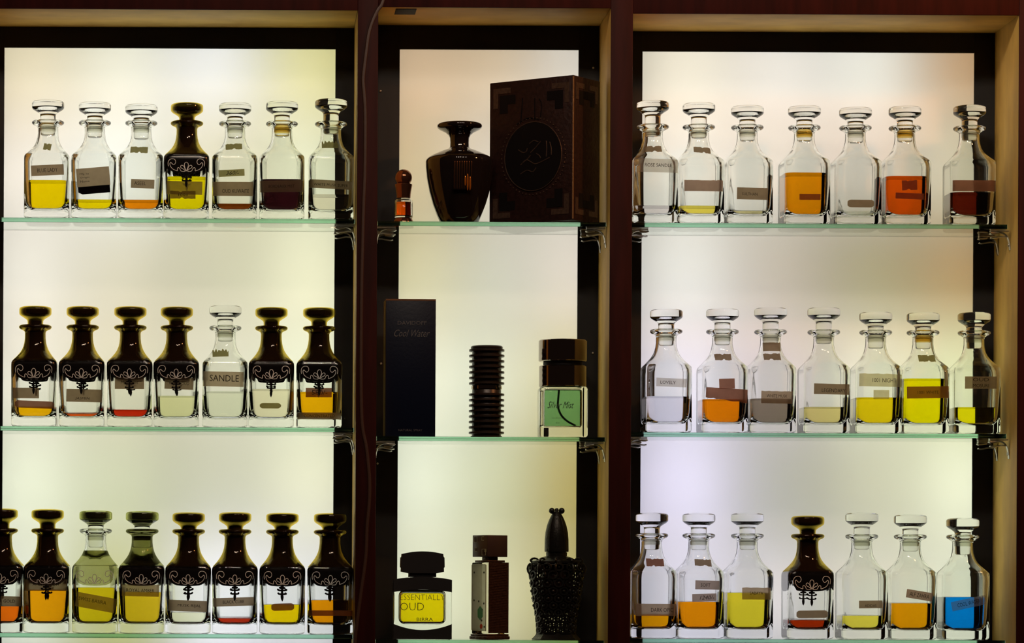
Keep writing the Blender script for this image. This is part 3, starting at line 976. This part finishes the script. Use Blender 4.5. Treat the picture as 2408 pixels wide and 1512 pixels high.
# gift box with medallion
ANG = math.radians(36)
c0 = P(1347, 522, .004)
W_F, W_S, H_B = .1500, .0815, 341 * U(.004)
t = thing('gift_box', 'dark maroon gift box with embossed oval medallion, turned on top shelf', 'box', (c0.x, .004, SHELF_Z[1, 0] + .0003), None, -ANG)
M_GIFT = principled('maroon_card', (.022, .007, .005), .5, bump=.5, scale=160, vary=.35, spec=.25)
M_GIFT2 = principled('worn_gold_print', (.075, .040, .026), .45, .3, bump=.4, scale=220, vary=.3)
M_GIFTD = principled('dark_print', (.006, .004, .004), .55, spec=.15)
obj('body', rbox('body', M_GIFT, (-W_F, 0, 0), (0, W_S, H_B), .0012, 2), t)
obj('gilt_edge', MB().box((-.0011, -.0006, .002), (.0006, .0011, H_B - .002)).mesh('gilt_edge', principled('gilt', (.55, .30, .14), .35, .7, bump=.6, scale=400), False), t)
def Lshape(name, mat, x, z, sx, sz, a, w, yy=-.0007):
    pts = [(0, 0), (a, 0), (a, w), (w, w), (w, a), (0, a)]
    pts = [(x + sx * p, z + sz * q) for p, q in pts]
    return MB().prism(pts, yy, .0004).mesh(name, mat, False)
for sx, x in ((1, -W_F + .007), (-1, -.007)):
    for sz, z in ((1, .010), (-1, H_B - .010)):
        obj('corner_print', Lshape('corner_print', M_GIFT2, x, z, sx, sz, .031, .0085), t)
        obj('corner_shadow_print', Lshape('corner_shadow_print', M_GIFTD, x + sx * .0115, z + sz * .0115, sx, sz, .028, .014), t)
for sy, yq in ((1, .007), (-1, W_S - .007)):
    for sz, z in ((1, .010), (-1, H_B - .010)):
        for nm, m_, o_, a_, w_ in (('corner_print', M_GIFT2, 0, .026, .008), ('corner_shadow_print', M_GIFTD, .011, .022, .012)):
            pts = [(0, 0), (a_, 0), (a_, w_), (w_, w_), (w_, a_), (0, a_)]
            mb = MB().prism([(yq + sy * (p + o_), z + sz * (q + o_)) for p, q in pts], 0, 1)
            mb.v = [(.0006 if vv[1] > .5 else -.0004, vv[0], vv[2]) for vv in mb.v]
            obj(nm, mb.mesh(nm, m_, False), t)
mz = H_B * .46
mxx = -W_F * .47
n = 48
med = obj('medallion', MB().prism([(mxx + .050 * math.cos(2 * math.pi * i / n), mz + .052 * math.sin(2 * math.pi * i / n)) for i in range(n)], -.0018, .0004).mesh('medallion', M_GIFTD, False), t)
rim = MB().torus((mxx, -.0014, mz), 1, .0009, None, 60, 6, 1, 1)
rim = MB().tube([(mxx + .051 * math.cos(2 * math.pi * i / 60), -.0016, mz + .053 * math.sin(2 * math.pi * i / 60)) for i in range(60)], .0008, 6, True)
obj('medallion_rim', rim.mesh('medallion_rim', M_GIFT2), med)
bd = MB()
for i in range(56):
    a = 2 * math.pi * i / 56
    bd.ball((mxx + .057 * math.cos(a), -.0006, mz + .059 * math.sin(a)), .0013, 6, 4)
obj('beading', bd.mesh('beading', M_GIFT2), med)
cal = MB()
for st in ([(-.026, .012), (-.018, .007), (-.012, .008), (-.010, .013)], [(-.006, .020), (.002, .024), (.010, .021)], [(-.004, .006), (.006, .014), (.014, .022)],
           [(-.022, -.012), (-.012, -.005), (-.004, -.008), (.004, -.012), (.014, -.010), (.030, -.004)], [(-.004, .002), (-.010, -.004), (-.020, -.010)],
           [(.024, .022), (.025, .010), (.024, -.002)], [(.030, .020), (.033, .010), (.033, .000)], [(-.022, -.026), (-.010, -.021), (.000, -.024), (.006, -.018)],
           [(.006, .004), (.012, .000), (.014, -.004)]):
    cal.tube(spline([(mxx + a, -.0021, mz + b_) for a, b_ in st], 5), .0009, 6)
obj('calligraphy', cal.mesh('calligraphy', M_GIFT2), med)
mn = MB()
for st in ([(-.024, .052), (-.022, .066), (-.020, .092)], [(.002, .056), (.002, .090)], [(-.030, .052), (-.010, .060), (.010, .056)], [(.012, .056), (.014, .078), (.010, .088)]):
    mn.tube(spline([(mxx + a, -.0003, mz + b_) for a, b_ in st], 4), .0009, 6)
obj('minaret_emboss', mn.mesh('minaret_emboss', M_GIFTD), t)

# tall dark blue carton
y = .046
k = U(y)
t = thing('perfume_carton', 'tall dark navy carton with faint silver lettering on middle shelf', 'box', place(965, 1, y), None, math.radians(1.5))
M_NAVY = principled('navy_card', (.003, .006, .020), .4, bump=.1, scale=200, spec=.2)
obj('body', rbox('body', M_NAVY, (-59 * k, 0, 0), (59 * k, 75 * k, 323 * k), .0008, 2), t)
obj('top_edge', MB().box((-58.8, -.5, 319.5), (58.8, .6, 323.4)).scaled(k).mesh('top_edge', principled('brown_edge', (.14, .06, .02), .4), False), t)
M_DIM = principled('dull_silver_print', (.12, .12, .13), .4, .3)
def flat_text(word, w, h, cx_, cz_, yy, mat, k, shear=0., bold=0.):
    vv, ff = letters(word, w, h, shear, bold)
    return mesh('lettering', [((a + cx_) * k, yy * k, (b_ + cz_) * k) for a, b_ in vv], ff, mat, False)
obj('lettering', flat_text('DAVIDOFF', 68, 9, 3, 267, -.8, M_DIM, k), t)
obj('lettering', flat_text('Cool Water', 84, 17, 3, 243, -.8, M_DIM, k, .45), t)
obj('lettering', flat_text('NATURAL SPRAY', 56, 5, 0, 15, -.8, M_DIM, k), t)

# ribbed cylinder bottle
y = .080
k = U(y)
t = thing('ribbed_bottle', 'dark ribbed cylindrical perfume bottle standing on the middle shelf', 'bottle', place(1144, 1, y))
M_GUN = principled('dark_bronze', (.03, .020, .015), .35, .3)
obj('body', MB().lathe([(0, 35.5), (.8, 37), (4, 37), (4.5, 34.2), (112, 34.2), (113, 33.5)], 44).scaled(k).mesh('body', M_GUN), t)
cap = obj('cap', MB().lathe([(123, 34), (124, 34.4), (208, 34.4), (210, 37.5), (214, 37.5), (216, 35), (216.5, 10)], 44).scaled(k).mesh('cap', M_GUN), t)
obj('sprayer_collar', MB().lathe([(113.2, 32), (114, 36), (117, 36.5), (122, 36), (122.8, 32)], 44).scaled(k).mesh('sprayer_collar', M_CHROME), t)
RINGP = [(-2.5, 34.6), (-2.5, 40.8), (-1.9, 41.6), (1.9, 41.6), (2.5, 40.8), (2.5, 34.6)]
mer = MB()
vv, ff = [], []
for h, r in RINGP:
    for i in range(44):
        a = 2 * math.pi * i / 44
        vv.append((r * math.cos(a), r * math.sin(a), h))
for j in range(6):
    for i in range(44):
        j2, i2 = (j + 1) % 6, (i + 1) % 44
        ff.append((j * 44 + i, j * 44 + i2, j2 * 44 + i2, j2 * 44 + i))
ME_RING = mer.add(vv, ff).scaled(k).mesh('ring', M_GUN)
base = 1026
for yy in (820.6, 833.6, 846.5, 859.5, 872.5, 885.4, 898.3):
    obj('ring', ME_RING, cap, (0, 0, (base - yy) * k))
for yy in (924.7, 937.5, 950.3, 963.1, 976, 988.8, 1001.6, 1014.3):
    obj('ring', ME_RING, t, (0, 0, (base - yy) * k))

# green square bottle with chrome cap
y = .045
k = U(y)
t = thing('green_perfume_bottle', 'square glass bottle of green perfume with smoked chrome cap', 'bottle', place(1326.5, 1, y))
def boxed(name, mat, x0, x1, y0, y1, z0, z1, r, k, seg=4):
    return rbox(name, mat, (x0 * k, y0 * k, z0 * k), (x1 * k, y1 * k, z1 * k), r * k, seg, 50)
def hollow(name, mat, o_, i_, r1, r2, k):
    """glass block with a cavity"""
    a, b_ = boxed(name, mat, *o_, r1, k), boxed(name, mat, *i_, r2, k)
    bm = bmesh.new(); bm.from_mesh(a)
    bm2 = bmesh.new(); bm2.from_mesh(b_)
    bmesh.ops.reverse_faces(bm2, faces=bm2.faces)
    me2 = bpy.data.meshes.new('cavity'); bm2.to_mesh(me2); bm.from_mesh(me2)
    bm.to_mesh(a); bm.free(); bm2.free()
    bpy.data.meshes.remove(me2); bpy.data.meshes.remove(b_)
    a.polygons.foreach_set('use_smooth', [True] * len(a.polygons))
    a.set_sharp_from_angle(angle=math.radians(50))
    return a
obj('glass_body', hollow('glass_body', M_GLASS, (-56.5, 56.5, 0, 80, 0, 120), (-47, 43, 9, 71, 25, 113), 7, 6, k), t)
obj('perfume', boxed('perfume', liquid((118, 166, 115)), -46.6, 42.6, 9.4, 70.6, 25.4, 112.4, 5.6, k), t)
cyl = lambda z0, z1, r, b_: [(z0, r - b_), (z0 + b_, r), (z1 - b_, r), (z1, r - b_)]
obj('collar', MB().lathe(cyl(120.3, 170, 56, 1.5), 56, 0, 40).scaled(k).mesh('collar', M_CHROME), t)
obj('gap_ring', MB().lathe(cyl(170.1, 180, 46, 1), 56, 0, 40).scaled(k).mesh('gap_ring', M_BLACK), t)
obj('cap', MB().lathe(cyl(180.2, 231, 57, 2), 56, 0, 40).scaled(k).mesh('cap', M_CHROME), t)
tb = MB().tube(spline([(-9, 40, 112), (-11, 40, 90), (-11, 40, 72), (-4, 40, 54), (10, 40, 40), (30, 40, 29)], 5), 2.4, 8).scaled(k)
obj('dip_tube', tb.mesh('dip_tube', principled('green_tube', (.05, .11, .06), .3)), t)
gi = principled('dark_green_print', (.02, .05, .03), .6)
obj('lettering', flat_text('Silver Mist', 62, 16, -8, 76, -.5, gi, k, .5), t)
obj('lettering', flat_text('eau de parfum', 30, 4, -14, 45, -.5, gi, k), t)
obj('lettering', flat_text('80 ml', 9, 3.5, -15, 34, -.5, gi, k), t)
obj('foot_block', boxed('foot_block', M_BLACK, -47, -36, 1, 8, 3, 22, .8, k, 1), t)

# wide oud bottle with black cap
y = .050
k = U(y)
t = thing('yellow_perfume_bottle', 'wide glass bottle of yellow perfume with black cap on lowest shelf', 'bottle', place(994, 2, y))
M_MATT = principled('matt_black', (.010, .010, .012), .45)
obj('glass_body', hollow('glass_body', M_GLASS, (-68, 68, 0, 62, 0, 140), (-55, 55, 10, 52, 36, 116), 5, 14, k), t)
obj('perfume', boxed('perfume', liquid((238, 216, 10)), -54.6, 54.6, 10.4, 51.6, 36.4, 111, 13.4, k), t)
def arcband(top_fn, bot_fn, name):
    n = 24
    xs = [-68.6 + 137.2 * i / n for i in range(n + 1)]
    out_ = [(x, bot_fn(x)) for x in xs] + [(x, top_fn(x)) for x in reversed(xs)]
    mb = MB()
    for (ya, yb) in ((-.7, -.1), (62.1, 62.7)):
        mb.prism(out_, ya, yb)
    return mb.scaled(k).mesh(name, M_MATT, False)
obj('upper_band', arcband(lambda x: 147 - 7 * (x / 68) ** 2, lambda x: 117 - 6 * (x / 68) ** 2, 'upper_band'), t)
obj('lower_band', arcband(lambda x: 22 + 14 * (x / 68) ** 2, lambda x: .2, 'lower_band'), t)
n = 20
sh = [(-66 + 132 * i / n, 140.2) for i in range(n + 1)] + [(66 - 132 * i / n, 147 - 6.5 * ((66 - 132 * i / n) / 68) ** 2) for i in range(n + 1)]
obj('shoulder', MB().prism(sh, 1, 61).scaled(k).mesh('shoulder', M_MATT, False), t)
obj('neck', boxed('neck', M_MATT, -32, 32, 8, 54, 146.5, 157, 1, k, 2), t)
cp_ = [(-50, 159), (-49.5, 168), (-51.5, 170), (-51, 192), (-48.5, 195), (-48, 201)] + [(-48 + 96 * i / 16, 201 + 6 * (1 - (1 - i / 8) ** 2)) for i in range(1, 16)] + \
      [(48, 201), (48.5, 195), (51, 192), (51.5, 170), (49.5, 168), (50, 159), (33, 155.5), (-33, 155.5)]
obj('cap', MB().prism(cp_, 3, 59).scaled(k).mesh('cap', M_MATT, False), t)
bi = principled('brown_print', (.035, .024, .006), .7)
obj('lettering', flat_text('ESSENTIALLY', 105, 13, -1, 99, -.5, bi, k, 0., -.016), t)
obj('lettering', flat_text('OUD', 56, 18, -25, 77, -.5, bi, k, 0., -.016), t)
obj('lettering', flat_text('BIRRA', 38, 7.5, 5, 47, -.5, bi, k), t)

# tall cube-capped bottle turned on edge
y = .050
k = U(y)
pc = place(1145.5, 2, y)
A = math.radians(33)
t = thing('cube_cap_bottle', 'slim brown square bottle with cube cap and pale decorated side', 'bottle', pc, None, A)
# near vertical edge at the origin; right face runs along +x, left face along +y (turned back-left)
a_ = 63
M_BRN = principled('brown_mesh_sleeve', (.075, .032, .018), .28, .5, bump=.6, scale=260, vary=.3)
obj('glass_body', boxed('glass_body', glass('smoky_glass', (.93, .92, .86), 1.45), .8, a_ - .8, .8, a_ - .8, 13, 182, 3, k), t)
slv = MB().box((4, -.4, 15), (a_, .6, 182))
obj('mesh_sleeve', slv.scaled(k).mesh('mesh_sleeve', M_BRN, False), t)
rbm = []
for i in range(26):
    zz = 22 + i * 6
    me = MB().tube([(8, -.7, zz), (a_ - 6, -.7, zz + 5)], .7, 5).scaled(k).mesh('sleeve_rib', M_BRN)
    obj('sleeve_rib', me, t)
pan = MB().prism([(4, 20), (a_ - 8, 20), (a_ - 4, 24), (a_ - 4, 174), (a_ - 8, 178), (8, 178), (4, 174)], -.5, .4)
pan.v = [(yy, x, z) for x, yy, z in pan.v]
pn = obj('side_panel', pan.scaled(k).mesh('side_panel', paper('frosted_panel', (.95, .95, .90), .9, .35), False), t)
frm = MB().tube([(-.8, 4, 22), (-.8, a_ - 4, 22), (-.8, a_ - 4, 176), (-.8, 4, 176)], .9, 6, True).scaled(k)
obj('panel_frame', frm.mesh('panel_frame', principled('gilt_frame', (.35, .27, .08), .35, .6)), pn)
def spot(name, mat, cx_, cz_, rx, rz, n=6):
    mb = MB().prism([(cx_ + rx * math.cos(2 * math.pi * i / n + .5), cz_ + rz * math.sin(2 * math.pi * i / n + .5)) for i in range(n)], -1.2, -.5)
    mb.v = [(yy, x, z) for x, yy, z in mb.v]
    obj(name, mb.scaled(k).mesh(name, mat, False), pn)
spot('green_gem', principled('green_enamel', (.05, .30, .08), .25), 26, 62, 11, 17)
spot('red_gem', principled('red_enamel', (.55, .05, .02), .25), 22, 31, 5, 6, 8)
for (yy, zz) in ((12, 158), (50, 158), (12, 85), (32, 90), (20, 45), (50, 92), (10, 30), (18, 70)):
    spot('dark_gem', M_MATT, yy, zz, 2.2, 2.6, 8)
obj('shoulder', boxed('shoulder', M_BRN, 6, a_ - 6, 6, a_ - 6, 182.2, 187, 1, k, 2), t)
obj('neck', boxed('neck', M_BRN, 18, a_ - 18, 18, a_ - 18, 187, 195, 1, k, 2), t)
cp2 = obj('cap', boxed('cap', principled('brown_cap', (.070, .040, .032), .35, .3), 2, a_ - 2, 2, a_ - 2, 195, 246, 1, k, 2), t)
for (yy, zz, r) in ((48, 236, 6), (20, 238, 4), (46, 212, 4), (16, 206, 7), (10, 210, 3)):
    mb = MB().tube([(1.2, yy - r, zz - r), (1.2, yy + r, zz - r), (1.2, yy + r, zz + r), (1.2, yy - r, zz + r)], .8, 5, r != 4).scaled(k)
    obj('cap_stud', mb.mesh('cap_stud', principled('dull_gold', (.45, .38, .2), .35, .5)), cp2)
obj('foot', boxed('foot', M_BRN, -3, a_ + 3, -3, a_ + 3, 0, 8, 2, k, 2), t)
obj('foot_moulding', boxed('foot_moulding', M_BRN, -1, a_ + 1, -1, a_ + 1, 8, 13, 1.5, k, 2), t)

# filigree bottle with bullet cap
y = .088
k = U(y)
t = thing('filigree_bottle', 'black openwork filigree bottle with tall bullet-shaped cap', 'bottle', place(1308, 2, y))
hx = lambda a, b_: [(0, 60), (2, 60), (7, 52), (12, 49), (14, 46)]
obj('foot', MB().lathe([(0, 57), (2, 57.5), (6, 53), (12, 48), (15, 47), (15.5, 40)], 8).scaled(k).mesh('foot', M_DARKMETAL, False), t)
obj('vial', MB().lathe([(60, 24), (62, 30), (70, 34), (100, 40), (120, 41), (140, 40), (150, 34), (165, 33), (180, 26), (186, 20)], 32).scaled(k).mesh('vial', principled('dark_red_glass', (.03, .008, .006), .1)), t)
obj('neck', MB().lathe([(186, 20), (187, 24), (205, 25), (206, 22)], 32).scaled(k).mesh('neck', M_DARKMETAL), t)
RP = [(15, 44), (40, 45), (70, 49), (100, 54), (130, 58), (160, 63), (178, 62), (190, 46)]
def RR(h):
    for (h0, r0), (h1, r1) in zip(RP, RP[1:]):
        if h0 <= h <= h1: return r0 + (r1 - r0) * (h - h0) / (h1 - h0)
    return RP[-1][1]
fil = MB()
rows = [(22, 14, 6.5), (35, 14, 6.5), (49, 14, 7), (64, 14, 7), (80, 14, 7.5), (97, 14, 8), (114, 14, 8.5), (133, 14, 9), (152, 14, 9), (170, 14, 8)]
for j, (h, n, R) in enumerate(rows):
    for i in range(n):
        a = 2 * math.pi * (i + .5 * (j % 2)) / n
        r = RR(h)
        e1 = Vector((-math.sin(a), math.cos(a), 0))
        fil.torus((r * math.cos(a), r * math.sin(a), h), R, 2.9, (e1, Vector((0, 0, 1))), 12, 6, 1.15, 1)
        fil.ball((r * 1.03 * math.cos(a), r * 1.03 * math.sin(a), h), 4.2 if 3 < j < 8 else 2.2, 8, 6)
obj('filigree', fil.scaled(k).mesh('filigree', M_DARKMETAL), t)
for hh in (15.5, 57, 106, 143, 182):
    r = RR(hh)
    fb = MB().tube([(r * math.cos(2 * math.pi * i / 40), r * math.sin(2 * math.pi * i / 40), hh) for i in range(40)], 2.4 if hh < 150 else 4.0, 6, True)
    obj('hoop', fb.scaled(k).mesh('hoop', M_DARKMETAL), t)
lb = MB()
for i in range(10):
    a = 2 * math.pi * (i + .3) / 10
    r = 62
    e1 = Vector((math.cos(a), math.sin(a), 0))
    lb.torus(((r + 2) * math.cos(a), (r + 2) * math.sin(a), 166), 8, 2.6, (e1, Vector((0, 0, 1))), 12, 6, .8, 1.4)
    lb.torus(((r - 8) * math.cos(a), (r - 8) * math.sin(a), 186), 6, 2.6, (e1, Vector((0, 0, 1))), 12, 6, 1.5, .8)
obj('scroll_crown', lb.scaled(k).mesh('scroll_crown', M_DARKMETAL), t)
yk = MB().lathe([(176, 58), (184, 54), (190, 42), (195, 30), (196, 24)], 24)
obj('shoulder_plate', yk.scaled(k).mesh('shoulder_plate', M_DARKMETAL), t)
cap = obj('cap', MB().lathe([(206.2, 24), (206.5, 28), (210, 28.3), (235, 28), (252, 26.5), (268, 23), (282, 18), (291, 13.5), (297, 10), (300, 8), (301, 3)], 36).scaled(k).mesh('cap', M_DARKMETAL), t)
ridge = [(208, 28.6), (235, 28.4), (252, 26.9), (268, 23.4), (282, 18), (291, 12), (297, 8)]
for a in (-.5 * math.pi - .15, -.5 * math.pi - .75, -.5 * math.pi + .6):
    mb = MB().tube([(r * math.cos(a), r * math.sin(a), h) for h, r in ridge], .8, 6).scaled(k)
    obj('cap_ridge', mb.mesh('cap_ridge', M_DARKMETAL), cap)
for sx in (-1, 1):
    obj('finial_ball', MB().ball((sx * 11.5, 0, 303), 7.2, 14, 10).scaled(k).mesh('finial_ball', M_DARKMETAL), cap)
obj('finial_bar', MB().lathe([(297, 6), (301, 4), (306, 4.5), (309, 3)], 12).scaled(k).mesh('finial_bar', M_DARKMETAL), cap)
